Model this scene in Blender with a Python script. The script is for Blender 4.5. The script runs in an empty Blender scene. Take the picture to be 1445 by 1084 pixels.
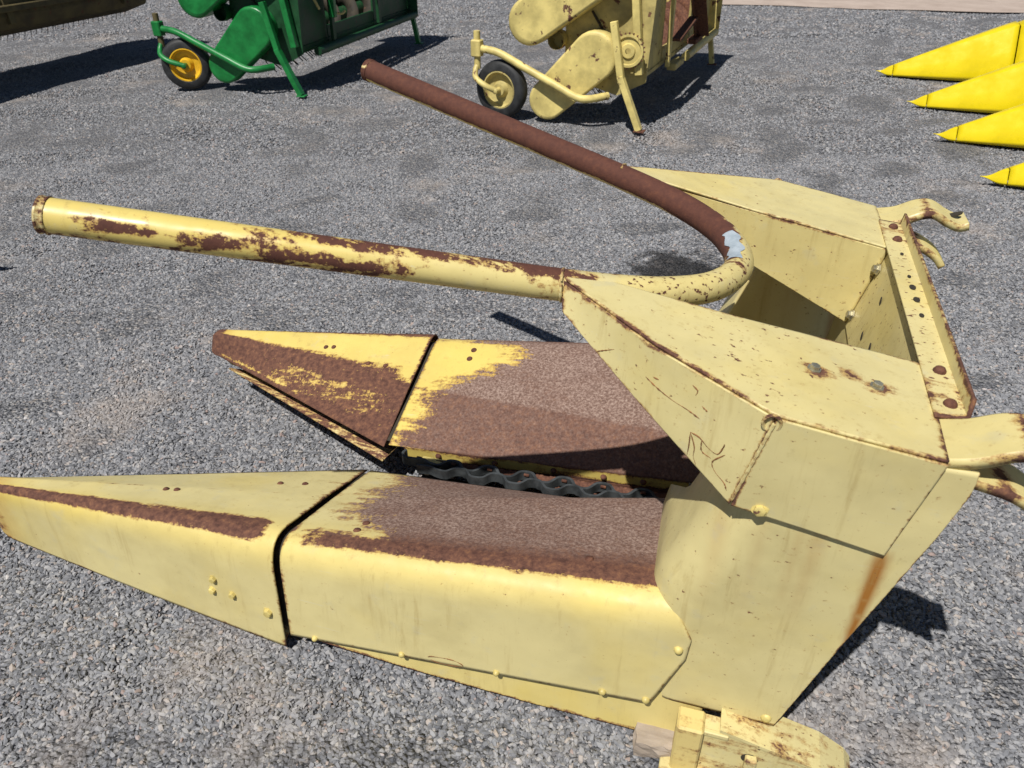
import bpy, bmesh, math, random
from mathutils import Vector, Matrix, noise as mnoise
random.seed(7)
R = math.radians
scn = bpy.context.scene
col = scn.collection

# ------------------------------------------------------------ camera
cam_d = bpy.data.cameras.new('camera')
cam = bpy.data.objects.new('camera', cam_d); col.objects.link(cam)
cam.location = (0, 0, 1.45)
cam.rotation_euler = (R(90 - 32.9), R(0.1), 0)
cam_d.sensor_width = 36.0
cam_d.lens = 1084 / 1445 * 36
cam_d.clip_start = 0.02; cam_d.clip_end = 600
cam_d.dof.use_dof = True; cam_d.dof.focus_distance = 1.9; cam_d.dof.aperture_fstop = 9.0
scn.camera = cam

# ------------------------------------------------------------ world, sun, exposure
SH = (0.305, 0.535)                     # ground shift of a shadow per metre of height (world X, Y)
sunv = Vector((-SH[0], -SH[1], 1)).normalized()
world = bpy.data.worlds.new('World'); scn.world = world; world.use_nodes = True
wn = world.node_tree; wn.nodes.clear()
wo = wn.nodes.new('ShaderNodeOutputWorld'); bg = wn.nodes.new('ShaderNodeBackground'); sk = wn.nodes.new('ShaderNodeTexSky')
sk.sky_type = 'NISHITA'; sk.sun_disc = False
sk.sun_elevation = math.asin(sunv.z); sk.sun_rotation = math.atan2(sunv.x, sunv.y)
sk.air_density = 0.75; sk.dust_density = 0.2; sk.ozone_density = 1.0
bg.inputs[1].default_value = 0.05
wn.links.new(sk.outputs[0], bg.inputs[0]); wn.links.new(bg.outputs[0], wo.inputs[0])
sd = bpy.data.lights.new('sun', 'SUN'); sun = bpy.data.objects.new('sun', sd); col.objects.link(sun)
sd.energy = 5.0; sd.angle = R(0.53); sd.color = (1.0, 0.965, 0.915)
sun.location = (-4, -4, 9); sun.rotation_euler = (-sunv).to_track_quat('-Z', 'Y').to_euler()
scn.view_settings.view_transform = 'Standard'; scn.view_settings.look = 'None'
scn.view_settings.exposure = -0.02; scn.view_settings.gamma = 1.0

# ------------------------------------------------------------ node helpers
class NT:
    def __init__(s, name):
        s.m = bpy.data.materials.new(name); s.m.use_nodes = True
        s.t = s.m.node_tree; s.t.nodes.clear()
        s.out = s.t.nodes.new('ShaderNodeOutputMaterial')
        s.b = s.t.nodes.new('ShaderNodeBsdfPrincipled')
        s.t.links.new(s.b.outputs[0], s.out.inputs[0])
        s.tc = s.t.nodes.new('ShaderNodeTexCoord')
    def link(s, a, b): s.t.links.new(a, b)
    def put(s, sock, v):
        if isinstance(v, bpy.types.NodeSocket): s.link(v, sock)
        else: sock.default_value = v
    def math(s, op, a, b=0.0, c=0.0, clamp=False):
        n = s.t.nodes.new('ShaderNodeMath'); n.operation = op; n.use_clamp = clamp
        s.put(n.inputs[0], a); s.put(n.inputs[1], b); s.put(n.inputs[2], c); return n.outputs[0]
    def mr(s, v, a, b, c=0.0, d=1.0, smooth=True):
        n = s.t.nodes.new('ShaderNodeMapRange'); n.interpolation_type = 'SMOOTHSTEP' if smooth else 'LINEAR'
        n.clamp = True
        s.put(n.inputs[0], v); s.put(n.inputs[1], a); s.put(n.inputs[2], b); s.put(n.inputs[3], c); s.put(n.inputs[4], d)
        return n.outputs[0]
    def mix(s, f, a, b, mode='MIX'):
        n = s.t.nodes.new('ShaderNodeMix'); n.data_type = 'RGBA'; n.blend_type = mode
        s.put(n.inputs[0], f)
        for k, v in ((6, a), (7, b)):
            s.put(n.inputs[k], v if isinstance(v, bpy.types.NodeSocket) else (v[0], v[1], v[2], 1))
        return n.outputs[2]
    def noise(s, scale, detail=4, rough=0.6, vec=None, stretch=None, off=(0, 0, 0), dist=0.0):
        v = vec or s.tc.outputs['Object']
        if stretch or off != (0, 0, 0):
            mp = s.t.nodes.new('ShaderNodeMapping'); s.link(v, mp.inputs[0])
            mp.inputs['Scale'].default_value = stretch or (1, 1, 1); mp.inputs['Location'].default_value = off
            v = mp.outputs[0]
        n = s.t.nodes.new('ShaderNodeTexNoise'); s.link(v, n.inputs['Vector'])
        n.inputs['Scale'].default_value = scale; n.inputs['Detail'].default_value = detail
        n.inputs['Roughness'].default_value = rough; n.inputs['Distortion'].default_value = dist
        return n.outputs[0]
    def voro(s, scale, feature='F1', vec=None, rnd=1.0):
        n = s.t.nodes.new('ShaderNodeTexVoronoi'); n.feature = feature
        s.link(vec or s.tc.outputs['Object'], n.inputs['Vector']); n.inputs['Scale'].default_value = scale
        n.inputs['Randomness'].default_value = rnd
        return n
    def attr(s, name):
        n = s.t.nodes.new('ShaderNodeAttribute'); n.attribute_name = name; return n.outputs['Fac']
    def ramp(s, v, stops, interp='LINEAR'):
        n = s.t.nodes.new('ShaderNodeValToRGB'); n.color_ramp.interpolation = interp
        e = n.color_ramp.elements
        while len(e) < len(stops): e.new(0.5)
        for el, (p, c) in zip(e, stops): el.position = p; el.color = (c[0], c[1], c[2], 1)
        s.put(n.inputs[0], v); return n.outputs[0]
    def bump(s, h, strength=0.3, dist=0.002, prev=None):
        n = s.t.nodes.new('ShaderNodeBump'); n.inputs['Strength'].default_value = strength
        n.inputs['Distance'].default_value = dist; s.put(n.inputs['Height'], h)
        if prev is not None: s.link(prev, n.inputs['Normal'])
        return n.outputs[0]
    def fin(s, colr, rough, normal=None, metal=0.0, spec=0.5):
        s.put(s.b.inputs['Base Color'], colr if isinstance(colr, bpy.types.NodeSocket) else (*colr, 1))
        s.put(s.b.inputs['Roughness'], rough); s.put(s.b.inputs['Metallic'], metal)
        s.b.inputs['Specular IOR Level'].default_value = spec
        if normal is not None: s.link(normal, s.b.inputs['Normal'])
        return s.m

def rust_colour(n, pale=None):
    c = n.ramp(n.noise(70, 8, 0.72), [(0.30, (0.050, 0.020, 0.013)), (0.45, (0.105, 0.045, 0.030)), (0.57, (0.160, 0.072, 0.043)), (0.68, (0.25, 0.115, 0.052)), (0.78, (0.33, 0.19, 0.11))])
    if pale is not None:
        g = n.noise(150, 5, 0.75, off=(3, 1, 2))
        p = n.ramp(g, [(0.34, (0.098, 0.055, 0.040)), (0.48, (0.205, 0.131, 0.102)), (0.56, (0.30, 0.210, 0.170)), (0.68, (0.44, 0.335, 0.275))])
        lo = n.noise(7, 4, 0.6, off=(5, 5, 5))
        c = n.mix(n.math('MULTIPLY', pale, n.mr(lo, 0.30, 0.62, 0.62, 1.0)), c, p)
    return c

def worn_paint(name, pale_c, sat_c, streak=(3.0, 45, 45), rough=0.42, tint=None, amp=1.0):
    n = NT(name)
    rust, stain, sat, pale, speck = (n.attr(k) for k in ('rust', 'stain', 'sat', 'pale', 'speck'))
    nA = n.noise(34, 9, 0.68); nS = n.noise(1.0, 7, 0.66, stretch=streak)
    nF = n.noise(120, 6, 0.7, off=(1, 4, 6))
    br = n.math('ADD', n.math('MULTIPLY', n.math('SUBTRACT', nA, 0.5), 0.95), n.math('MULTIPLY', n.math('SUBTRACT', nS, 0.5), 1.25))
    br = n.math('ADD', br, n.math('MULTIPLY', n.math('SUBTRACT', nF, 0.5), 0.55))
    r = n.math('ADD', rust, n.math('MULTIPLY', br, n.mr(rust, 0.0, 0.25, 0.30, amp)))
    m1 = n.math('MULTIPLY', n.mr(r, 0.455, 0.60), n.mr(n.math('ADD', nF, n.math('MULTIPLY', r, 0.9)), 0.86, 1.0))
    nB = n.noise(1.0, 4, 0.55, stretch=(82, 118, 118), off=(9, 2, 4))
    m2 = n.mr(n.math('ADD', nB, n.math('MULTIPLY', speck, 0.17)), 0.735, 0.765)
    mask = n.math('MAXIMUM', m1, m2)
    halo = n.math('MAXIMUM', n.mr(r, 0.27, 0.52), n.mr(n.math('ADD', nB, n.math('MULTIPLY', speck, 0.15)), 0.66, 0.75, 0, 0.6))
    # paint
    lo = n.noise(3.2, 4, 0.55, off=(1, 7, 3)); mid = n.noise(16, 5, 0.6, off=(2, 2, 8))
    s2 = n.math('ADD', sat, n.mr(lo, 0.52, 0.72, 0, 0.35), clamp=True)
    pc = n.mix(s2, pale_c, sat_c)
    pc = n.mix(n.mr(mid, 0.58, 0.75, 0, 0.30), pc, (0.50, 0.49, 0.37))
    pc = n.mix(n.mr(n.noise(5, 5, 0.65, off=(4, 0, 1)), 0.42, 0.70, 0, 0.22), pc, (0.36, 0.28, 0.10))
    st = n.math('MULTIPLY', stain, n.mr(n.noise(1.0, 5, 0.6, stretch=(30, 30, 5)), 0.2, 0.6, 0.35, 1.0))
    pc = n.mix(n.math('MULTIPLY', st, 0.9, clamp=True), pc, (0.36, 0.150, 0.024))
    pc = n.mix(n.math('MULTIPLY', halo, 0.72), pc, n.mix(n.mr(nF, .4, .6), (0.42, 0.22, 0.05), (0.27, 0.115, 0.035)))
    pc = n.mix(n.mr(nA, 0.62, 0.74, 0, 0.25), pc, (0.30, 0.22, 0.08))
    runs_ = n.noise(1.0, 6, 0.7, stretch=(38, 38, 3.0), off=(2, 9, 1))
    pc = n.mix(n.mr(runs_, 0.54, 0.74, 0, 0.42), pc, (0.40, 0.29, 0.10))
    pc = n.mix(n.mr(n.noise(1.0, 7, 0.72, stretch=(5, 90, 90), off=(7, 1, 1)), 0.64, 0.70, 0, 0.35), pc, (0.62, 0.58, 0.44))
    pc = n.mix(n.mr(n.noise(210, 4, 0.6, off=(8, 3, 3)), 0.69, 0.73, 0, 0.55), pc, (0.22, 0.13, 0.05))
    rc = rust_colour(n, pale)
    if tint: rc = n.mix(0.62, n.mix(1.0, rc, tint, 'MULTIPLY'), (0.096, 0.036, 0.024))
    c = n.mix(mask, pc, rc)
    fine = n.noise(220, 5, 0.7)
    hgt = n.math('ADD', n.math('MULTIPLY', mask, n.math('SUBTRACT', n.math('MULTIPLY', fine, 0.9), 0.7)), n.math('MULTIPLY', n.noise(9, 2, 0.5), 0.6))
    rg = n.math('ADD', rough, n.mr(n.noise(22, 5, 0.6, off=(6, 6, 1)), 0.3, 0.7, -0.06, 0.16))
    rg = n.math('ADD', n.math('MULTIPLY', rg, n.math('SUBTRACT', 1.0, mask)), n.math('MULTIPLY', mask, 0.86))
    return n.fin(c, rg, n.bump(hgt, 0.5, 0.0016, n.bump(n.noise(4.5, 3, 0.5, off=(2, 3, 9)), 0.45, 0.02)), spec=0.42)

def plain(name, c, rough=0.5, var=0.25, scale=14, metal=0.0, rust=0.0, spec=0.5):
    n = NT(name)
    v = n.noise(scale, 6, 0.65)
    cc = n.mix(n.mr(v, 0.3, 0.7, 0, 1), tuple(x * (1 - var) for x in c), tuple(min(1, x * (1 + var)) for x in c))
    h = n.noise(scale * 12, 4, 0.7)
    mk = 0.0
    if rust > 0:
        mk = n.mr(n.noise(scale * 1.6, 8, 0.68, off=(3, 3, 3)), 0.72 - 0.25 * rust, 0.76 - 0.25 * rust)
        cc = n.mix(mk, cc, rust_colour(n))
    rr = n.math('ADD', n.mr(v, 0.3, 0.7, rough - 0.06, rough + 0.08), n.math('MULTIPLY', mk, 0.4), clamp=True)
    return n.fin(cc, rr, n.bump(h, 0.25, 0.001), metal, spec)

M = {}
M['paint'] = worn_paint('worn yellow paint', (0.665, 0.572, 0.270), (0.71, 0.55, 0.145))
M['rust'] = None
def _r():
    n = NT('bare rusty steel'); c = rust_colour(n)
    return n.fin(c, 0.85, n.bump(n.noise(200, 6, 0.7), 0.5, 0.0016), spec=0.3)
M['rust'] = _r()
M['run'] = plain('orange rust run', (0.20, 0.085, 0.028), 0.8, 0.5, 60)
M['bolt'] = plain('yellow bolt', (0.58, 0.47, 0.16), 0.45, 0.25, 30, rust=0.45)
M['zinc'] = plain('zinc bolt', (0.45, 0.42, 0.30), 0.35, 0.3, 60, metal=0.7, rust=0.3)
M['rubber'] = plain('black rubber', (0.026, 0.027, 0.028), 0.62, 0.4, 20, spec=0.4)
M['belt'] = plain('grey rubber belt', (0.045, 0.050, 0.052), 0.55, 0.45, 30, spec=0.4)
M['dark'] = plain('dark grimy steel', (0.035, 0.028, 0.018), 0.8, 0.5, 12, rust=0.4)
M['green'] = plain('green paint', (0.010, 0.175, 0.038), 0.36, 0.28, 9, rust=0.02)
M['greend'] = plain('dull green paint', (0.006, 0.055, 0.016), 0.55, 0.4, 9, rust=0.25)
M['yrim'] = plain('bright yellow rim', (0.72, 0.42, 0.02), 0.4, 0.15, 20, rust=0.0)
M['yold'] = plain('faded yellow paint', (0.65, 0.53, 0.185), 0.5, 0.26, 6, rust=0.50)
M['yold2'] = plain('grimy faded yellow paint', (0.44, 0.36, 0.13), 0.6, 0.3, 7, rust=0.55)
M['snout'] = plain('glossy yellow plastic', (0.80, 0.62, 0.008), 0.24, 0.09, 5, spec=0.5)
M['olive'] = plain('dirty olive steel', (0.10, 0.078, 0.030), 0.75, 0.45, 5, rust=0.45)

# ------------------------------------------------------------ mesh helpers
class MB:
    def __init__(s): s.v = []; s.f = []; s.a = {}; s.smooth = []
    def add(s, vs, fs, attrs=None, smooth=True):
        o = len(s.v); s.v += [tuple(p) for p in vs]; s.f += [tuple(i + o for i in f) for f in fs]; s.smooth += [smooth] * len(fs)
        for k, vals in (attrs or {}).items():
            l = s.a.setdefault(k, []); l += [0.0] * (o - len(l)); l += list(vals)
        return s
    def box(s, c, d, rot=None, bev=0.0):
        x, y, z = (q / 2 for q in d); b = min(bev, x * .9, y * .9, z * .9)
        bm = bmesh.new(); bmesh.ops.create_cube(bm, size=1)
        for v in bm.verts: v.co = Vector((v.co.x * 2 * x, v.co.y * 2 * y, v.co.z * 2 * z))
        if b > 0: bmesh.ops.bevel(bm, geom=bm.edges[:], offset=b, segments=1, affect='EDGES')
        mt = Matrix.Translation(c) @ (rot.to_4x4() if rot else Matrix())
        bm.verts.index_update()
        s.add([mt @ v.co for v in bm.verts], [[v.index for v in f.verts] for f in bm.faces], smooth=False); bm.free(); return s
    def bar(s, a, b, w, h, up=(0, 0, 1), bev=0.003):
        a, b = Vector(a), Vector(b); d = b - a; z = d.normalized(); u = Vector(up)
        x = u.cross(z)
        if x.length < 1e-4: x = Vector((1, 0, 0)).cross(z)
        x.normalize(); y = z.cross(x)
        return s.box((a + b) / 2, (w, h, d.length), Matrix((x, y, z)).transposed(), bev)
    def tube(s, pts, r, n=12, caps=True, attr=None):
        pts = [Vector(p) for p in pts]; vs = []; fs = []; m = len(pts); info = []
        t0 = (pts[1] - pts[0]).normalized(); ref = Vector((0, 0, 1)) if abs(t0.z) < .9 else Vector((1, 0, 0))
        for i, p in enumerate(pts):
            t = (pts[min(i + 1, m - 1)] - pts[max(i - 1, 0)]).normalized()
            x = ref.cross(t).normalized(); y = t.cross(x); ref = y if abs(t.z) > .9 else Vector((0, 0, 1))
            if abs(t.z) > .9: ref = y
            rr = r[i] if isinstance(r, (list, tuple)) else r
            for k in range(n):
                a = 2 * math.pi * k / n
                vs.append(p + (x * math.cos(a) + y * math.sin(a)) * rr); info.append((i / (m - 1), a, vs[-1]))
        for i in range(m - 1):
            for k in range(n): fs.append((i * n + k, i * n + (k + 1) % n, (i + 1) * n + (k + 1) % n, (i + 1) * n + k))
        if caps: fs += [tuple(range(n))[::-1], tuple(range((m - 1) * n, m * n))]
        s.add(vs, fs, {k: [f(*q) for q in info] for k, f in (attr or {}).items()}); return s
    def extrude(s, poly, a, b, fn, smooth=False):
        n = len(poly)
        vs = [fn(p, a) for p in poly] + [fn(p, b) for p in poly]
        fs = [tuple(range(n)), tuple(range(n, 2 * n))[::-1]] + [(i, (i + 1) % n, n + (i + 1) % n, n + i) for i in range(n)]
        s.add(vs, fs, smooth=smooth); return s
    def lathe(s, prof, c, axis, n=24):
        ax = Vector(axis).normalized(); x = ax.orthogonal().normalized(); y = ax.cross(x); vs = []; fs = []
        for (r, h) in prof:
            for k in range(n):
                a = 2 * math.pi * k / n; vs.append(Vector(c) + ax * h + (x * math.cos(a) + y * math.sin(a)) * r)
        for i in range(len(prof) - 1):
            for k in range(n): fs.append((i * n + k, i * n + (k + 1) % n, (i + 1) * n + (k + 1) % n, (i + 1) * n + k))
        s.add(vs, fs); return s
    def build(s, name, mat, parent=None, solid=0.0, bevel=0.0, conv=None):
        me = bpy.data.meshes.new(name)
        me.from_pydata([conv(p) for p in s.v] if conv else s.v, [], s.f)
        for k, l in s.a.items():
            l = l + [0.0] * (len(s.v) - len(l))
            at = me.attributes.new(k, 'FLOAT', 'POINT'); at.data.foreach_set('value', l)
        me.polygons.foreach_set('use_smooth', s.smooth)
        bm = bmesh.new(); bm.from_mesh(me); bmesh.ops.recalc_face_normals(bm, faces=bm.faces[:]); bm.to_mesh(me); bm.free()
        me.materials.append(mat)
        o = bpy.data.objects.new(name, me); col.objects.link(o)
        if parent is not None: o.parent = parent
        if any(s.smooth):
            try: me.set_sharp_from_angle(angle=R(38))
            except Exception: pass
        if solid:
            md = o.modifiers.new('thick', 'SOLIDIFY'); md.thickness = solid; md.offset = 0.0
        return o

def empty(name, loc, rz, label, cat, group=None):
    e = bpy.data.objects.new(name, None); col.objects.link(e); e.location = loc; e.rotation_euler = (0, 0, rz)
    e.empty_display_size = 0.2; e['label'] = label; e['category'] = cat
    if group: e['group'] = group
    return e
def tag(o, label, cat, group=None):
    o['label'] = label; o['category'] = cat
    if group: o['group'] = group
    return o
def lerp(a, b, t): return a + (b - a) * t
def pl(xs, ys, x):                    # piecewise linear
    if x <= xs[0]: return ys[0]
    for i in range(len(xs) - 1):
        if x <= xs[i + 1]: return lerp(ys[i], ys[i + 1], (x - xs[i]) / (xs[i + 1] - xs[i]))
    return ys[-1]
def sst(a, b, x):
    t = max(0, min(1, (x - a) / (b - a))); return t * t * (3 - 2 * t)
def catmull(pts, n=8):
    P = [Vector(p) for p in pts]; P = [2 * P[0] - P[1]] + P + [2 * P[-1] - P[-2]]; out = []
    for i in range(1, len(P) - 2):
        for k in range(n):
            t = k / n; a, b, c, d = P[i - 1], P[i], P[i + 1], P[i + 2]
            out.append(0.5 * ((2 * b) + (c - a) * t + (2 * a - 5 * b + 4 * c - d) * t * t + (3 * b - a - 3 * c + d) * t ** 3))
    out.append(P[-2]); return out
def segdist(p, a, b):
    d = b - a; t = max(0, min(1, (p - a).dot(d) / max(d.length_squared, 1e-12))); return (p - a - d * t).length
def polydist(p, poly): return min(segdist(p, poly[i], poly[i + 1]) for i in range(len(poly) - 1))
def resample(poly, ts):
    P = [Vector(p) for p in poly]; L = [0]
    for i in range(len(P) - 1): L.append(L[-1] + (P[i + 1] - P[i]).length)
    out = []
    for t in ts:
        d = t * L[-1]
        for i in range(len(P) - 1):
            if d <= L[i + 1] + 1e-9:
                out.append(P[i].lerp(P[i + 1], (d - L[i]) / max(L[i + 1] - L[i], 1e-9))); break
    return out
def grid(rows, attrs=None, smooth=True, mb=None):
    """rows: list of equal-length point lists; attrs: name -> f(i, j, p)"""
    mb = mb or MB(); m = len(rows); n = len(rows[0])
    vs = [p for r in rows for p in r]
    fs = [(i * n + j, i * n + j + 1, (i + 1) * n + j + 1, (i + 1) * n + j) for i in range(m - 1) for j in range(n - 1)]
    at = {k: [f(i, j, rows[i][j]) for i in range(m) for j in range(n)] for k, f in (attrs or {}).items()}
    mb.add(vs, fs, at, smooth); return mb
def edge_ts(n):                       # parameters clustered at both ends
    return [0, .012, .03] + [0.03 + 0.94 * (i + 1) / (n + 1) for i in range(n)] + [.97, .988, 1]
def patch(c1, c2, nu=28, nv=16, rim=0.010, rimk=(0.42, 0.42, 0.42, 0.42), extra=None, mb=None, bulge=0.0, sat=None):
    """sheet lofted between polylines c1 and c2 with rust along its edges"""
    tu, tv = edge_ts(nu), edge_ts(nv)
    A, B = resample(c1, tu), resample(c2, tu)
    rows = [[a.lerp(b, v) for v in tv] for a, b in zip(A, B)]
    edges = [([Vector(p) for p in c1], rimk[0]), ([Vector(p) for p in c2], rimk[1]), ([A[0], B[0]], rimk[2]), ([A[-1], B[-1]], rimk[3])]
    def rust(i, j, p):
        r = 0.0
        for e, k in edges: r = max(r, k * max(0, 1 - polydist(p, e) / rim))
        return r + (extra(p) if extra else 0.0)
    at = {'rust': rust}
    if sat: at['sat'] = lambda i, j, p: sat(p)
    return grid(rows, at, mb=mb)

# ------------------------------------------------------------ ground
def gravel_ground():
    n = NT('gravel ground')
    P = n.tc.outputs['Object']
    big = n.noise(0.55, 5, 0.6); sand = n.noise(1.35, 6, 0.62, off=(3.1, 8.4, 0))
    v1 = n.voro(95); v2 = n.voro(150, vec=P)
    sep = n.t.nodes.new('ShaderNodeSeparateColor'); n.link(v1.outputs['Color'], sep.inputs[0])
    cell = n.ramp(sep.outputs[0], [(0.0, (0.10, 0.103, 0.113)), (0.35, (0.18, 0.182, 0.194)), (0.65, (0.26, 0.26, 0.268)), (0.86, (0.34, 0.335, 0.33)), (0.95, (0.40, 0.35, 0.31)), (1.0, (0.50, 0.48, 0.45))])
    gap = n.mr(v1.outputs['Distance'], 0.35, 0.75, 1.0, 0.62)
    c = n.mix(1.0, cell, gap, 'MULTIPLY')
    c = n.mix(n.mr(big, 0.3, 0.7, 0, 0.30), c, (0.15, 0.15, 0.16))
    sm = n.mr(n.math('ADD', sand, n.math('MULTIPLY', n.noise(22, 5, 0.7), 0.16)), 0.64, 0.80, 0, 0.62)
    c = n.mix(sm, c, n.ramp(n.noise(160, 4, 0.7), [(0.3, (0.28, 0.24, 0.205)), (0.7, (0.46, 0.395, 0.34))]))
    # dark oily patch of soaked gravel inside the loop of pipe
    vd = n.t.nodes.new('ShaderNodeVectorMath'); vd.operation = 'DISTANCE'; n.link(P, vd.inputs[0]); vd.inputs[1].default_value = (0.74, 3.17, 0)
    oil = n.mr(n.math('ADD', vd.outputs['Value'], n.math('MULTIPLY', n.noise(9, 6, 0.7), 0.55)), 0.42, 0.54, 0.88, 0.0)
    c = n.mix(oil, c, (0.012, 0.012, 0.013))
    h = n.math('ADD', n.math('MULTIPLY', v1.outputs['Distance'], -1.0), n.math('MULTIPLY', v2.outputs['Distance'], -0.5))
    h = n.math('MULTIPLY', h, n.math('SUBTRACT', 1.0, n.math('MULTIPLY', sm, 0.8)))
    nb = n.bump(n.noise(3.5, 5, 0.6), 0.6, 0.05)
    return n.fin(c, 0.9, n.bump(h, 1.0, 0.012, nb), spec=0.25)
def lump(x, y):
    return 0.014 * mnoise.noise(Vector((x * .7, y * .7, 3))) + 0.017 * mnoise.noise(Vector((x * 2.6, y * 2.6, 9))) + .008 * mnoise.noise(Vector((x * 6, y * 6, 5))) - 0.018
def gz(x, y): return lump(x, y) if 0 < y < 16 and abs(x) < 12 else -0.018
xs = [-300, -60, -24, -12] + [-12 + .15 * i for i in range(1, 160)] + [12, 24, 60, 300]
ys = [-100, -20, -4, 0] + [.15 * i for i in range(1, 106)] + [16, 22, 40, 100, 400]
mb = grid([[Vector((x, y, gz(x, y))) for y in ys] for x in xs])
ground = mb.build('ground', gravel_ground()); ground['kind'] = 'structure'

def road():
    n = NT('pale dirt road'); v = n.noise(2.5, 8, 0.7)
    c = n.ramp(v, [(0.3, (0.36, 0.285, 0.235)), (0.7, (0.52, 0.43, 0.365))])
    c = n.mix(n.mr(n.noise(120, 4, 0.8), 0.6, 0.75, 0, 0.5), c, (0.25, 0.22, 0.2))
    return n.fin(c, 0.9, n.bump(n.noise(60, 6, 0.7), 0.6, 0.01), spec=0.2)
e0, e1 = Vector((3.176, 12.456)), Vector((6.943, 11.491)); ed = (e1 - e0).normalized(); en = Vector((-ed.y, ed.x))
rows = []
for k in range(-100, 141):
    b = e0 + ed * (k * .25)
    j = 0.12 * mnoise.noise(Vector((k * .21, 0, 0))) + .05 * mnoise.noise(Vector((k * .9, 4, 0)))
    q = [b + en * (j + d) for d in (0, .3, 1, 3, 9)]
    rows.append([Vector((p.x, p.y, 0.006 if i else 0.0005)) for i, p in enumerate(q)])
o = grid(rows).build('road', road()); o['kind'] = 'structure'

# loose stones, too many to count: instanced on the ground by geometry nodes
def stone_mat():
    n = NT('loose gravel stone')
    oi = n.t.nodes.new('ShaderNodeObjectInfo')
    c = n.ramp(oi.outputs['Random'], [(0.0, (0.125, 0.130, 0.141)), (0.22, (0.198, 0.203, 0.217)), (0.5, (0.258, 0.262, 0.275)), (0.76, (0.325, 0.325, 0.332)), (0.92, (0.40, 0.39, 0.38)), (0.965, (0.42, 0.36, 0.31)), (0.985, (0.32, 0.235, 0.21)), (1.0, (0.56, 0.54, 0.52))])
    c = n.mix(n.mr(n.noise(90, 4, 0.7), 0.35, 0.7, 0, 0.3), c, (0.16, 0.16, 0.17))
    g = n.t.nodes.new('ShaderNodeNewGeometry')
    vd = n.t.nodes.new('ShaderNodeVectorMath'); vd.operation = 'DISTANCE'; n.link(g.outputs['Position'], vd.inputs[0]); vd.inputs[1].default_value = (0.74, 3.17, 0)
    oil = n.mr(n.math('ADD', vd.outputs['Value'], n.math('MULTIPLY', n.noise(9, 6, 0.7, vec=g.outputs['Position']), 0.55)), 0.42, 0.54, 0.88, 0.0)
    c = n.mix(oil, c, (0.013, 0.013, 0.014))
    # dusty tan patches lying over the stones
    sn = n.noise(1.35, 6, 0.62, vec=g.outputs['Position'], off=(3.1, 8.4, 0))
    sm = n.mr(n.math('ADD', sn, n.math('MULTIPLY', n.noise(22, 5, 0.7, vec=g.outputs['Position']), 0.16)), 0.63, 0.80, 0, 0.48)
    c = n.mix(sm, c, (0.40, 0.34, 0.29))
    return n.fin(c, 0.85, spec=0.3)
STONE = stone_mat()
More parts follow.
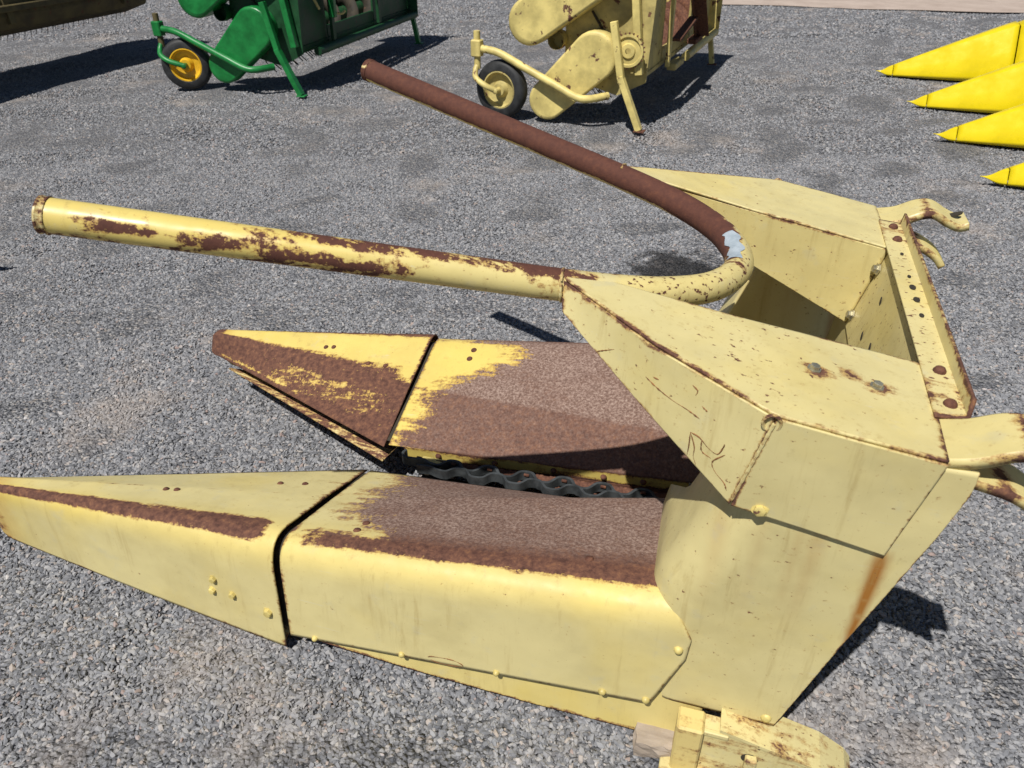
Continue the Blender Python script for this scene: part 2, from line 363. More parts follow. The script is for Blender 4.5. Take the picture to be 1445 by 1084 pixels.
def stones(name, poly, density, smin, smax, seed):
    """poly: ground rectangle rows [(y, x0, x1), ...]"""
    rows = []
    for y, a, b in poly:
        k = 24; rows.append([Vector((lerp(a, b, i / k), y, gz(lerp(a, b, i / k), y) + .001)) for i in range(k + 1)])
    fine = []
    for i in range(len(rows) - 1):
        for s in range(6):
            fine.append([Vector(((p.lerp(q, s / 6)).x, (p.lerp(q, s / 6)).y, gz((p.lerp(q, s / 6)).x, (p.lerp(q, s / 6)).y))) for p, q in zip(rows[i], rows[i + 1])])
    fine.append(rows[-1])
    o = grid(fine).build(name, STONE); o['kind'] = 'stuff'
    g = bpy.data.node_groups.new(name + '_nodes', 'GeometryNodeTree')
    g.interface.new_socket('Geometry', in_out='INPUT', socket_type='NodeSocketGeometry')
    g.interface.new_socket('Geometry', in_out='OUTPUT', socket_type='NodeSocketGeometry')
    N = g.nodes.new; L = g.links.new
    gi, go = N('NodeGroupInput'), N('NodeGroupOutput')
    dp = N('GeometryNodeDistributePointsOnFaces'); dp.inputs['Density'].default_value = density; dp.inputs['Seed'].default_value = seed
    L(gi.outputs[0], dp.inputs[0])
    jn = N('GeometryNodeGeometryToInstance')
    for k in range(4):
        ico = N('GeometryNodeMeshIcoSphere'); ico.inputs['Radius'].default_value = 1.0; ico.inputs['Subdivisions'].default_value = 2 if density < 9000 and False else 1
        sp = N('GeometryNodeSetPosition'); nz = N('ShaderNodeTexNoise'); nz.inputs['Scale'].default_value = 1.1
        ps = N('GeometryNodeInputPosition'); va = N('ShaderNodeVectorMath'); va.operation = 'ADD'; va.inputs[1].default_value = (k * 7.3, k * 3.1, seed)
        L(ps.outputs[0], va.inputs[0]); L(va.outputs[0], nz.inputs['Vector'])
        sb = N('ShaderNodeVectorMath'); sb.operation = 'SUBTRACT'; sb.inputs[1].default_value = (.5, .5, .5)
        L(nz.outputs['Color'], sb.inputs[0]); sc = N('ShaderNodeVectorMath'); sc.operation = 'SCALE'; sc.inputs['Scale'].default_value = 1.9
        L(sb.outputs[0], sc.inputs[0]); L(ico.outputs[0], sp.inputs[0]); L(sc.outputs[0], sp.inputs['Offset'])
        sm = N('GeometryNodeSetMaterial'); sm.inputs['Material'].default_value = STONE; L(sp.outputs[0], sm.inputs[0])
        L(sm.outputs[0], jn.inputs[0])
    ip = N('GeometryNodeInstanceOnPoints'); L(dp.outputs['Points'], ip.inputs['Points']); L(jn.outputs[0], ip.inputs['Instance'])
    ip.inputs['Pick Instance'].default_value = True
    ri = N('FunctionNodeRandomValue'); ri.data_type = 'INT'; ri.inputs[4].default_value = 0; ri.inputs[5].default_value = 3; L(ri.outputs[2], ip.inputs['Instance Index'])
    rr = N('FunctionNodeRandomValue'); rr.data_type = 'FLOAT_VECTOR'; rr.inputs[0].default_value = (-.8, -.8, 0); rr.inputs[1].default_value = (.8, .8, 6.28); L(rr.outputs[0], ip.inputs['Rotation'])
    rs = N('FunctionNodeRandomValue'); rs.data_type = 'FLOAT_VECTOR'; rs.inputs[0].default_value = (.75, .50, .32); rs.inputs[1].default_value = (1.45, .95, .70)
    rf = N('FunctionNodeRandomValue'); rf.data_type = 'FLOAT'; rf.inputs[2].default_value = 0.0; rf.inputs[3].default_value = 1.0; rf.inputs['Seed'].default_value = 5
    pw = N('ShaderNodeMath'); pw.operation = 'POWER'; L(rf.outputs[1], pw.inputs[0]); pw.inputs[1].default_value = 2.6
    mr = N('ShaderNodeMapRange'); L(pw.outputs[0], mr.inputs[0]); mr.inputs[3].default_value = smin; mr.inputs[4].default_value = smax
    sv = N('ShaderNodeVectorMath'); sv.operation = 'SCALE'; L(rs.outputs[0], sv.inputs[0]); L(mr.outputs[0], sv.inputs['Scale']); L(sv.outputs[0], ip.inputs['Scale'])
    L(ip.outputs[0], go.inputs[0])
    md = o.modifiers.new('scatter', 'NODES'); md.node_group = g
    return o
stones('gravel', [(0.15, -1.7, 1.7), (1.4, -2.4, 2.2), (2.6, -3.1, 2.9)], 24000, 0.0040, 0.0102, 1)
stones('gravel', [(2.6, -3.1, 2.9), (3.6, -3.7, 3.6), (5.0, -4.6, 4.6)], 15000, 0.0042, 0.0090, 2)
stones('gravel', [(5.0, -4.6, 4.6), (7.0, -5.6, 5.6), (9.5, -7, 7)], 4600, 0.006, 0.0112, 3)

stones('gravel', [(9.5, -8, 8.5), (11.5, -9, 10), (14.5, -10, 11)], 900, 0.011, 0.020, 4)

# ------------------------------------------------------------ the row crop header in front
YAW = R(16.55)
hdr = empty('row_crop_header', (0.741, 1.297, 0), math.pi - YAW, 'weathered pale yellow one row forage header with rusty U shaped pipe guard lying on gravel', 'farm header')
HC = lambda p: (p[0], -p[1], p[2])    # working frame (x to the tips, y to the far side) into the header's own frame
def hb(mb, name, mat, parent=hdr, solid=0.0): return mb.build(name, mat, parent, solid, conv=HC)

def dome(mb, p, nrm, r, h, hexa=False, n=12):
    nrm = Vector(nrm).normalized(); k = 6 if hexa else n
    if hexa: prof = [(r * 1.45, -.002), (r * 1.45, .0015), (r * 1.0, .002), (r, h * .85), (r * .8, h), (0.0001, h)]
    else: prof = [(r * 1.02, -.002), (r, h * .25), (r * .75, h * .75), (r * .35, h), (.0001, h * 1.02)]
    return mb.lathe(prof, p, nrm, k)

# --- divider sections: s in [0,1] outer side, [1,2] top facet, [2,3] inner facet
def sec_body(x):
    t = (1.145 - x) / (1.145 - .36)
    ob = (.500, lerp(.040, .118, t)); of = (lerp(.478, .496, t), lerp(.303, .405, t))
    rd = (lerp(.25, .112, t), lerp(.23, .312, t)); il = (.058, lerp(.165, .222, t))
    return ob, of, rd, il
def ss_points(ns):
    a = [0, .03, .10] + [.2 + .1 * k for k in range(5)] + [.68, .75, .82, .88, .94, 1.0, 1.05, 1.10, 1.16, 1.22, 1.30]
    b = [1.4 + .08 * k for k in range(7)] + [1.95, 2.0, 2.05, 2.12, 2.3, 2.5, 2.7, 2.85, 2.94, 3.0]
    return a + b
SS = ss_points(0)
def on_section(sec, s, r_of=0.30):
    ob, of, rd, il = (Vector(q) for q in sec)
    def raw(s):
        if s <= 1: return ob.lerp(of, s)
        if s <= 2: return of.lerp(rd, s - 1)
        return rd.lerp(il, s - 2)
    # smooth the outer fold by a quadratic blend, the ridge by a smaller one
    for c, w in ((1.0, r_of), (2.0, .06)):
        if abs(s - c) < w:
            a, m, b = raw(c - w), raw(c), raw(c + w); t = (s - c + w) / (2 * w)
            return a * (1 - t) ** 2 + m * 2 * t * (1 - t) + b * t * t
    return raw(s)
def body_end(s): return pl([0, .5, .68, 1, 1.2, 1.3], [.350, .297, .293, .338, .345, .290], s)
def body_pt(x, s, sg):
    q = on_section(sec_body(x), s); return Vector((x, q.x * sg, q.y))
def nz(x, y, f=1.0, k=0.0): return mnoise.noise(Vector((x * f, y * f, k)))

def make_body(sg):
    near = sg < 0
    us = [0, .008, .02, .04] + [.04 + .94 * i / 46 for i in range(1, 46)] + [.985, .993, 1]
    rows = []; sv = []
    for u in us:
        rows.append([body_pt(lerp(1.145, body_end(s), u), s, sg) for s in SS])
    def rust(i, j, p):
        s = SS[j]; x = p.x; r = 0.0
        if near:
            front = 1.025 - .05 * nz(x, s * 3, 6) + pl([1.0, 1.18, 1.3, 1.55, 1.8, 2.0, 3.0], [-.05, .07, -.12, -.02, .05, .0, .0], s)
            r = .98 * sst(front + .17, front - .13, x) * sst(1.04, 1.15, s)
            r = max(r, .90 * sst(1.00, 1.14, s) * sst(1.38, 1.20, s) * sst(1.11, 1.06, x))          # the strip on the fold
            r = max(r, .75 * sst(1.115, 1.105, x) * sst(1.085, 1.10, x) * sst(.98, 1.02, s) * sst(1.40, 1.30, s))
        else:
            front = 1.03 + pl([1, 1.25, 1.45, 1.7, 2, 2.3, 3], [-.02, -.17, -.17, -.03, .03, .06, .09], s) + .03 * nz(x, s * 9, 5)
            r = 1.0 * sst(front + .15, front - .13, x) * sst(.9, 1.02, s)
            r = max(r, .75 * sst(1.3, 1.1, s) * sst(.7, 1, s) * (0.5 + .5 * sst(1.1, 1.0, x)))
            r = max(r, .5 * (1 - abs(s - 2) / .05) if abs(s - 2) < .05 else 0)
        r = max(r, .42 * sst(.05, 0, s), .45 * sst(.018, 0, us[i]), .40 * sst(.99, 1.0, us[i]), .5 * sst(2.95, 3, s))
        return r
    def pale(i, j, p):
        s = SS[j]
        if near: return sst(1.22, 1.42, s) * .95
        return (sst(1.0, 1.15, s)) * (.95 if s < 2 else .35)
    def sat(i, j, p):
        s = SS[j]
        if near: return .60 * sst(.60, .95, s) * sst(1.6, 1.1, s)
        return 1.0 * sst(1.0, 1.2, s)
    speck = lambda i, j, p: .0
    mb = grid(rows, {'rust': rust, 'pale': pale, 'sat': sat})
    return hb(mb, 'divider_body', M['paint'], solid=.004)

def sec_point(u, near):
    """u 0 at the rear, 1 at the nose"""
    ty = .405 if near else .437
    e = u
    ob = (lerp(.508, ty + .030, e), lerp(.006, .045, e ** 1.5)); of = (lerp(.486, ty + .028, e), lerp(.315, .212 if near else .192, e))
    rd = (lerp(.250, ty - .006, e), lerp(.237, .214 if near else .190, e)); il = (lerp(.052, ty - .036, e), lerp(.160, .186 if near else .125, e))
    return ob, of, rd, il
def point_pt(u, s, near):
    xt = 2.0 if near else 1.935
    q = on_section(sec_point(min(u, 1), near), s)
    x = lerp(1.158, xt, u)
    p = Vector((x, q.x, q.y))
    return p
def make_point(near):
    sg = -1 if near else 1
    us = [0, .006, .016, .035] + [.035 + .945 * i / 36 for i in range(1, 37)]
    rows = [[point_pt(u, s, near) for s in SS] for u in us]
    base = rows[-1]; cen = sum(base, Vector()) / len(base)
    for k, (dx, sc) in enumerate(((.014, .97), (.027, .88), (.036, .72), (.042, .48), (.045, .15), (.0455, .01))):
        rows.append([Vector((base[0].x + dx, cen.y + (p.y - cen.y) * sc, cen.z + (p.z - cen.z) * sc)) for p in base])
    # keep the sole tucked under the nose
    for r in rows:
        for p in r: p.y *= sg
    def rust(i, j, p):
        s = SS[j]; u = us[i] if i < len(us) else 1.0
        if near:
            r = .92 * sst(.93, 1.09, s) * sst(1.46, 1.24, s) * sst(.02, .06, u)
            r = max(r, .16 * (1 - abs(s - 1.19) / .03) if False else 0, r - .30 * sst(.06, 0, abs(s - 1.19)) * sst(.3, .6, u))
            r = max(r, .47 * sst(.93, 1.0, u), .45 * sst(.05, 0, s), .50 * sst(2.9, 3, s))
            r = max(r, .34 * sst(.05, 0, abs(s - 2)))
            r = max(r, .26 * sst(1.4, 2.0, s) * sst(.16, .0, u))
        else:
            r = .90 * sst(.75, .95, s) * sst(1.32, 1.08, s)
            r = max(r, .85 * sst(1.60, 1.98, s) * sst(2.12, 2.02, s) * sst(.02, .1, u), .9 * sst(1.5, 1.9, s) * sst(.5, .85, u) * .6)
            r = max(r, .90 * sst(1.85, 2.05, s) - .40 * sst(2.15, 2.42, s) * sst(2.85, 2.5, s) * sst(.0, .15, u) * sst(.8, .5, u) - .5 * sst(2.7, 2.8, s) * sst(2.95, 2.85, s) * sst(.35, .6, u))
            r = max(r, .8 * sst(.95, 1.0, u) * sst(.5, 1, s), .55 * sst(.02, 0, u), .8 * sst(2.9, 3, s))
        return r + (.35 * sst(.012, 0, u) if near else 0)
    sat = lambda i, j, p: (.60 * sst(.60, .95, SS[j]) * sst(1.7, 1.1, SS[j]) if near else .9) + (.6 * sst(.8, 1, us[i] if i < len(us) else 1) if near else 0)
    stain = lambda i, j, p: .55 * sst(.9, 1.0, us[i] if i < len(us) else 1)
    mb = grid(rows, {'rust': rust, 'sat': sat, 'stain': stain})
    o = hb(mb, 'divider_point', M['paint'], solid=.004)
    # sole plate under the point
    mb = MB(); a = []; b = []
    for k in range(15):
        u = k / 14; ob, of, rd, il = sec_point(u * .93, near); x = lerp(1.17, 2.0 if near else 1.935, u * .93)
        a.append(Vector((x, sg * (ob[0] - .012), ob[1] - .002))); b.append(Vector((x, sg * (il[0] + .004), il[1] - lerp(.055, .035, u))))
    grid([a, b], {'rust': lambda i, j, p: .55}, mb=mb)
    hb(mb, 'sole', M['paint'], o, solid=.004)
    return o

bodies = {}; points = {}
for sg in (-1, 1):
    bodies[sg] = make_body(sg); points[sg] = make_point(sg < 0)

for sg in (-1, 1):  # dark sheet added inside each point gap to block light and keep it black
    rows = []
    for x in (1.172, 1.15, 1.13, 1.10):
        sc = [Vector(q) for q in sec_body(1.145)]; cen = sum(sc, Vector((0, 0))) / 4
        sc = [tuple(q + (cen - q).normalized() * .016) for q in sc]
        rows.append([Vector((x, sg * on_section(sc, t_).x, on_section(sc, t_).y)) for t_ in SS])
    hb(grid(rows), 'gap_shade_sheet', M['dark'], bodies[sg], solid=.003)

# lower skirt below each body side
for sg in (-1, 1):
    c1 = [(lerp(1.13, .250, t), sg * .484, lerp(.052, .150, t)) for t in (0, .3, .6, 1)]
    c2 = [(lerp(1.13, .245, t), sg * .490, lerp(.034, .010, t) - .012 * math.sin(math.pi * t)) for t in (0, .3, .6, 1)]
    mb = patch(c1, c2, 36, 8, .012, (.2, .62, .3, .3), sat=lambda p: .45 + .3 * nz(p.x, 3, 4))
    hb(mb, 'skirt', M['paint'], solid=.005)

# inner lip below the inner facet, with its bolts, and a rusty rail under it
for sg in (-1, 1):
    c1 = [(x, sg * (.058 + .001), sec_body(x)[3][1] + .001) for x in (1.10, .8, .5, .34)]
    c2 = [(x, sg * .064, sec_body(x)[3][1] - .034) for x in (1.10, .8, .5, .34)]
    mb = patch(c1, c2, 40, 5, .010, (.5, .42, .4, .2), extra=lambda p: .22 + .3 * nz(p.x, 1, 7), sat=lambda p: 1.0)
    lip = hb(mb, 'inner_lip', M['paint'], solid=.004)
    for x in (1.0, .84, .68, .55, .45):
        hb(dome(MB(), (x, sg * .058, sec_body(x)[3][1] - .016), (0, -sg, .2), .008, .008), 'bolt', M['rust'], lip)
    hb(MB().bar((1.04, sg * .072, .115), (.30, sg * .072, .165), .018, .05), 'guide_rail', M['rust'])

# gathering belts (wavy rubber) and chain in the row gap
def wavy(y0, amp, zt, ph, x0=1.055, x1=.25):
    pts = []
    n = 150
    for i in range(n + 1):
        x = lerp(x0, x1, i / n); f = sst(x0, x0 - .12, x)
        w = math.tanh(1.7 * math.sin((x0 - x) / .098 * 2 * math.pi + ph)) / .935
        pts.append((x, y0 + amp * f * w, zt + .045 * (x0 - x)))
    return pts
def ribbon(pts, h, th):
    mb = MB(); rows = []
    for i, p in enumerate(pts):
        a = Vector(pts[max(i - 1, 0)]); b = Vector(pts[min(i + 1, len(pts) - 1)]); d = (b - a); nn = Vector((-d.y, d.x, 0)).normalized() * th / 2
        p = Vector(p); z = Vector((0, 0, h))
        rows.append([p - nn, p - nn - z, p + nn - z, p + nn, p - nn])
    grid(rows, mb=mb, smooth=True); return mb
hook = [(1.055 + .022 * math.sin(a), .006 + .018 * math.cos(a), .196) for a in [math.pi * k / 14 for k in range(15)]]
pA = wavy(-.012, .015, .196, 0.0)
belt = hb(ribbon(hook[4:] + pA, .026, .007), 'gathering_belt', M['belt'])
for k in range(8):
    x = 1.055 - .098 * (k + .25)
    if x > .33: hb(MB().box((x, -.0045 + 0.0045, .188 + .045 * (1.055 - x)), (.014, .010, .006), bev=.001), 'belt_clip', M['rust'], belt)
hb(ribbon(wavy(-.038, .013, .200, .45, 1.02), .026, .006), 'gathering_belt', M['belt'])
chain = hb(MB().bar((1.0, .028, .135), (.28, .028, .17), .006, .012), 'gathering_chain', M['rust'])
link = None
for k in range(20):
    x = .98 - .036 * k; z = .160 + .048 * (1.0 - x)
    if link is None:
        mb = MB().extrude([(.019 * math.cos(a) * 1.0 + math.copysign(.006, math.cos(a)), .010 * math.sin(a)) for a in [2 * math.pi * i / 14 for i in range(14)]], -.007, .007, lambda p, t: (p[0], t, p[1]))
        mb.lathe([(.006, -.010), (.006, .010)], (.013, 0, 0), (0, 1, 0), 8).lathe([(.006, -.010), (.006, .010)], (-.013, 0, 0), (0, 1, 0), 8)
        link = mb.build('link', M['rust'], chain); o = link
    else:
        o = link.copy(); col.objects.link(o); o.parent = chain
    o.location = (x, -.026, z); o.rotation_euler = (R(-35), R(3), 0)
hb(MB().box((.66, .0, .06), (.80, .16, .02), bev=.003), 'floor_plate', M['dark'])
# pebbles and debris lying on the front of the belt deck
hb(MB().box((1.0, .022, .165), (.07, .03, .012), bev=.004), 'belt_guide', M['bolt'])

# --- wings: top plate, outer plates, inner plate
def T(x): return .798 + .17 * x
wing_parts = {}
for sg in (-1, 1):
    near = sg < 0
    inner = [(.600, sg * .285, .908), (.30, sg * .266, T(.30)), (.003, sg * .248, T(.003))]
    outer = [(.594, sg * .312, .906), (.42, sg * .430, T(.42)), (.240, sg * .524, T(.24)), (.125, sg * .519, T(.125)), (.010, sg * .512, T(.01))]
    def extra(p, sg=sg):
        q = Vector((p.x, abs(p.y)))
        d = segdist(q, Vector((.60, .34)), Vector((.24, .527)))
        r = .20 * max(0, 1 - d / .05) * sst(.20, .5, p.x) + .26 * max(0, 1 - d / .014) * sst(.27, .42, p.x)
        r += .25 * sst(.555, .61, p.x)
        if sg < 0:
            for (bx, by, rr) in ((.178, .369, .030), (.128, .354, .024), (.086, .366, .030)):
                d = math.hypot((q.x - bx) / 1.3, q.y - by); r = max(r, .66 * max(0, 1 - d / rr) + .20 * max(0, 1 - d / (2 * rr)))
            r += .22 * sst(.035, .0, p.x)
        return r
    mb = patch(inner, outer, 60, 34, .010, (.34, .40, .55, .42), extra=extra)
    sp = [(.18 + .30 * sst(.05, .3, p[0]) * sst(.5, .3, p[0]) if near else .10) for p in mb.v]; mb.a['speck'] = sp
    top = hb(mb, 'top_plate', M['paint'], solid=.005)
    lift = .003
    # outer face, front piece and rear piece (turned down from the top plate)
    A = [(.594, sg * .314, .904), (.42, sg * .4315, T(.42) - .003), (.240, sg * .5250, T(.24) - .003)]
    B = [(.585, sg * .338, .856), (.43, sg * .430, .758), (.276, sg * .516, .664)]
    def ex2(p):
        d = segdist(p, Vector(A[0]), Vector(A[2])); return .26 * max(0, 1 - d / .020) * sst(.22, .5, p.x) + .20 * max(0, 1 - d / .08) * sst(.38, .6, p.x) + .10 * sst(.52, .6, p.x)
    mb = patch(A, B, 40, 26, .008, (.3, .42, .5, .62), extra=ex2)
    mb.a['speck'] = [.28 if near else .1] * len(mb.v)
    hb(mb, 'outer_plate', M['paint'], solid=.005)
    A2 = [(.238, sg * .5250, T(.24) - .003), (.125, sg * .520, T(.125) - .003), (.010, sg * .513, T(.01) - .003)]
    B2 = [(.274, sg * .516, .662), (.16, sg * .5135, .640), (.046, sg * .511, .616)]
    mb = patch(A2, B2, 34, 26, .007, (.36, .36, .66, .38)); mb.a['speck'] = [.18] * len(mb.v)
    hb(mb, 'outer_plate', M['paint'], solid=.005)
    # inner face
    I1 = [(.595, sg * .292, T(.595) - .003), (.30, sg * .268, T(.30) - .003), (.006, sg * .250, T(.006) - .003)]
    I2 = [(.50, sg * .285, T(.50) - .03), (.29, sg * .268, .726), (.052, sg * .252, .612)]
    mb = patch(I1, I2, 36, 18, .008, (.46, .42, .3, .42), sat=lambda p: .25); mb.a['speck'] = [.3] * len(mb.v)
    hb(mb, 'inner_plate', M['paint'], solid=.005)

# rear side panels with a rolled front edge
def panel_front(z): return pl([.12, .30, .42, .55, .69, .80], [.392, .388, .368, .318, .268, .235], z)
def panel_rear(z): return pl([.128, .75, .79], [.118, -.034, -.034], z)
for sg in (-1, 1):
    Rr = .085; zs = edge_ts(30); rows = []; cols = []
    for t in zs:
        z = lerp(.128, .785, t); xf = panel_front(z); xr = panel_rear(z); yy = pl([.128, .40, .66, .785], [.487, .493, .506, .503], z); row = []; cc = []
        zb = lambda x: z - (0.0)
        for k in [0, .006, .015, .03] + [.03 + .97 * i / 22 for i in range(1, 23)]:
            row.append(Vector((lerp(xr, xf - Rr, k), sg * yy, z))); cc.append(k)
        for k in range(1, 11):
            a = math.pi / 2 * k / 10; row.append(Vector((xf - Rr + Rr * math.sin(a), sg * (yy - Rr + Rr * math.cos(a)), z))); cc.append(1 + k / 10)
        ye = pl([.38, .50], [.15, .30], z)
        for y in (.385, lerp(.385, ye, .33), lerp(.385, ye, .66), ye): row.append(Vector((xf, sg * y, z))); cc.append(3)
        # the bottom edge runs down to the front
        sh = lerp(0, 1, 0)
        rows.append(row); cols.append(cc)
    def stain(i, j, p):
        q = Vector((p.x, p.z)); d = segdist(q, Vector((.046, .60)), Vector((.050, .33)))
        w = lerp(.018, .009, sst(.62, .35, p.z))
        s = 1.5 * max(0, 1 - d / w) * sst(.30, .46, p.z)
        for (x, w2, k) in ((.14, .02, .38), (.165, .012, .3), (.28, .02, .3), (.22, .015, .2)):
            s = max(s, k * max(0, 1 - abs(p.x - x - (.6 - p.z) * .02) / w2) * sst(.35, .60, p.z))
        return s * (1 if sg < 0 else .6)
    def rust(i, j, p):
        c = cols[i][j]; r = max(.50 * sst(.02, 0, c), .40 * sst(.02, 0, zs[i]))
        r = max(r, .40 * max(0, 1 - math.hypot(p.x - panel_rear(p.z) - .01, p.z - .29) / .02))
        return r
    mb = grid(rows, {'rust': rust, 'stain': stain, 'speck': lambda i, j, p: .22})
    hb(mb, 'side_panel', M['paint'], solid=.005)

# closing plates inside the throat
mb = patch([(.004, .260, .787), (.004, -.260, .787)], [(.050, .262, .605), (.050, -.262, .605)], 24, 12, .008, (.35, .4, .4, .4), sat=lambda p: .2); mb.a['speck'] = [.5] * len(mb.v)
crossp = hb(mb, 'cross_plate', M['paint'], solid=.005)
mb = patch([(.046, .40, .62), (.046, -.40, .62)], [(.095, .40, .14), (.095, -.40, .14)], 20, 10, .01, sat=lambda p: .2)
hb(mb, 'throat_plate', M['paint'], solid=.005)
# slotted holes and dark slots of the cross plate and flange
for (y, t) in ((.115, .30), (.02, .62), (-.06, .62), (.10, .72)):
    p = Vector((lerp(.003, .05, t) + .003, y, lerp(.787, .605, t) + .001))
    mb = MB().extrude([(.013 * math.cos(a), .006 * math.sin(a)) for a in [2 * math.pi * i / 12 for i in range(12)]], 0, .0015, lambda q, h, p=p: p + Vector((h, q[1], q[0])))
    hb(mb, 'slot', M['dark'], crossp)
# angle bar across the rear
mb = patch([(.014, .405, .8050), (.014, -.41, .8050)], [(-.032, .40, .802), (-.032, -.40, .802)], 60, 8, .009, (.15, .2, .4, .5), extra=lambda p: .30 * sst(-.22, -.30, p.y) + .30 * sst(.25, .3, p.y))
mb.a['speck'] = [.6] * len(mb.v)
bar = hb(mb, 'rear_angle_bar', M['paint'], solid=.005)
mb = patch([(-.033, .40, .800), (-.033, -.40, .800)], [(-.037, .40, .828), (-.037, -.385, .828)], 60, 8, .012, (.10, .52, .45, .45), extra=lambda p: .30 * sst(-.20, -.34, p.y) + .2 * sst(.1, .3, p.y))
hb(mb, 'bar_lip', M['paint'], bar, solid=.005)
for (y, r) in ((.205, .005), (.09, .005), (.04, .0085), (-.015, .0085), (-.08, .006)):
    p = Vector((-.012, y, .8068))
    mb = MB().extrude([(r * 1.25 * math.cos(a), r * .7 * math.sin(a)) for a in [2 * math.pi * i / 12 for i in range(12)]], 0, .0012, lambda q, h, p=p: p + Vector((q[1], q[0], h)))
    hb(mb, 'bolt_hole', M['dark'], bar)
for y in (-.275, -.372, .285, .362):
    hb(dome(MB(), (-.012, y, .807), (0, 0, 1), .0100, .008), 'bolt', M['rust'], bar)

# hitch straps behind the wings
def strap(pts, y0, y1, th, hole=None, name='hitch_strap', rustk=.13):
    P = catmull(pts, 7); rows = []
    for i, p in enumerate(P):
        t = i / (len(P) - 1); w0 = lerp(y0, y1, t)
        rows.append([Vector((p.x, p.y + w0 * v, p.z)) for v in (-1, -.95, -.5, 0, .5, .95, 1)])
    mb = grid(rows, {'rust': lambda i, j, p: rustk + (.22 if abs(j - 3) == 3 else 0) + .50 * max(0, 1 - abs(i - len(rows) * .42) / (len(rows) * .10)), 'sat': lambda i, j, p: .2})
    return hb(mb, name, M['paint'], solid=th)
for sg in (-1, 1):
    up = strap([(.014, sg * .455, .790), (-.03, sg * .455, .800), (-.07, sg * .457, .820), (-.10, sg * .460, .824), (-.135, sg * .463, .806), (-.16, sg * .465, .797), (-.180, sg * .465, .802)], .050, .038, .018)
    c = Vector((-.148, sg * .465, .8100))
    hb(MB().extrude([(.020 * math.cos(a), .011 * math.sin(a)) for a in [2 * math.pi * i / 14 for i in range(14)]], 0, .004, lambda q, h, c=c: c + Vector((q[0], q[1], h - q[0] * .45))), 'pin_hole', M['dark'], up)
    strap([(.005, sg * .455, .768), (-.04, sg * .455, .758), (-.09, sg * .455, .745), (-.13, sg * .455, .722), (-.15, sg * .455, .700)], .042, .034, .016)
    hb(MB().bar((.006, sg * .455, .782), (.03, sg * .455, .62), .075, .008, (0, 1, 0)), 'strap_backing', M['paint'])

# pipe guard
pipe_ctrl = [(1.345, .573), (1.05, .465), (.76, .359), (.60, .300), (.50, .255), (.425, .208), (.362, .145), (.325, .072), (.312, 0)]
def PZ(x): return .772 + .19 * x
ctrl = [(x, -y) for x, y in pipe_ctrl] + [(x, y) for x, y in pipe_ctrl[::-1][1:]]
cp = catmull([(x, y, PZ(x)) for x, y in ctrl], 22)
def p_rust(t, a, p):
    L = p; up = math.sin(a); x = L.x; y = L.y
    # up: +1 on the top of the pipe, -1 below
    nn = mnoise.noise(Vector((x * 5, y * 5, L.z * 18)))
    k = pl([-.35, -.12, -.02, .05, .14], [0, 0, .35, .75, 1], y)       # 1 on the far leg
    far_r = .98 * sst(-.72, -.30, up)
    if -.05 < y < .26 and x < .52:
        cx = Vector((.56, 0)); d = (Vector((x, y)) - cx).length       # inside of the bend stays rusty
        inr = .98 * sst(.272, .236, d)
        far_r = inr if y < .16 else lerp(inr, far_r, sst(.16, .24, y))
    c0 = pl([.60, .90, 1.05, 1.30], [-.2, -.15, .0, .30], x)           # height of the scuffed band on the side
    band = max(0, 1 - abs(up - c0) / pl([.6, .85, 1.0, 1.3], [.30, .62, .75, .30], x))
    patchy = .66 * band * sst(.76, .90, x) * sst(1.36, 1.22, x) + .50 * sst(.62, .90, up) * sst(1.12, .92, x) + .16
    patchy += .42 * sst(-.35, -.75, up) * sst(.80, .95, x) + .16 * nn
    patchy += .22 * sst(1.335, 1.36, x) + (.30 * sst(.05, .0, abs(x - .62)) if y < 0 else 0)
    patchy *= sst(.46, .62, x)
    return lerp(patchy, far_r * 1.35, k)
mb = MB().tube(cp, .0278, 28, True, {'rust': p_rust, 'sat': lambda t, a, p: .55 * sst(.7, 1.0, p.x) + .3,
     'speck': lambda t, a, p: .62 * sst(.62, .45, p.x) * sst(.3, -.25, p.y) + .22})
pm = worn_paint('worn yellow paint on pipe', (0.665, 0.572, 0.270), (0.71, 0.55, 0.145), rough=0.34, tint=(.82, .66, .62), amp=1.7)
pipe = hb(mb, 'pipe_guard', pm)
for sg in (-1, 1):
    e = Vector((1.345, sg * .573, PZ(1.345))); d = (e - Vector((1.05, sg * .465, PZ(1.05)))).normalized()
    o = hb(MB().lathe([(.0280, -.003), (.0296, -.002), (.0299, .000), (.0281, .002), (.0284, .007), (.0298, .009), (.0294, .012), (.026, .0135), (.0001, .014)], e, d, 28), 'pipe_cap', pm, pipe)
    o.data.attributes.new('rust', 'FLOAT', 'POINT').data.foreach_set('value', [(.50 if sg < 0 else .8)] * len(o.data.vertices))
# bare pale primer rubbed on the bend
def pr():
    n = NT('pale blue grey primer'); return n.fin(n.ramp(n.noise(40, 5, .7), [(.35, (.30, .36, .40)), (.65, (.46, .52, .56))]), .5)
rows = []
for i in range(15):
    a0 = lerp(-.16, .42, i / 14)
    th = a0; rows.append([])
    for k in range(9):
        ph = lerp(R(38), R(96), k / 8) ; ph += .16 * math.sin(i * 1.1 + k)
        cx = Vector((.538, .0)); rad = .224
        # follow the pipe: take its nearest sample
        q = min(cp, key=lambda c: abs(math.atan2(c.y - cx.y, -(c.x - cx.x)) - th))
        out = Vector((q.x - cx.x, q.y - cx.y, 0)).normalized() * -1
        rows[-1].append(q + (out * math.cos(ph) + Vector((0, 0, 1)) * math.sin(ph)) * .0290)
hb(grid(rows), 'bare_patch', pr(), pipe)
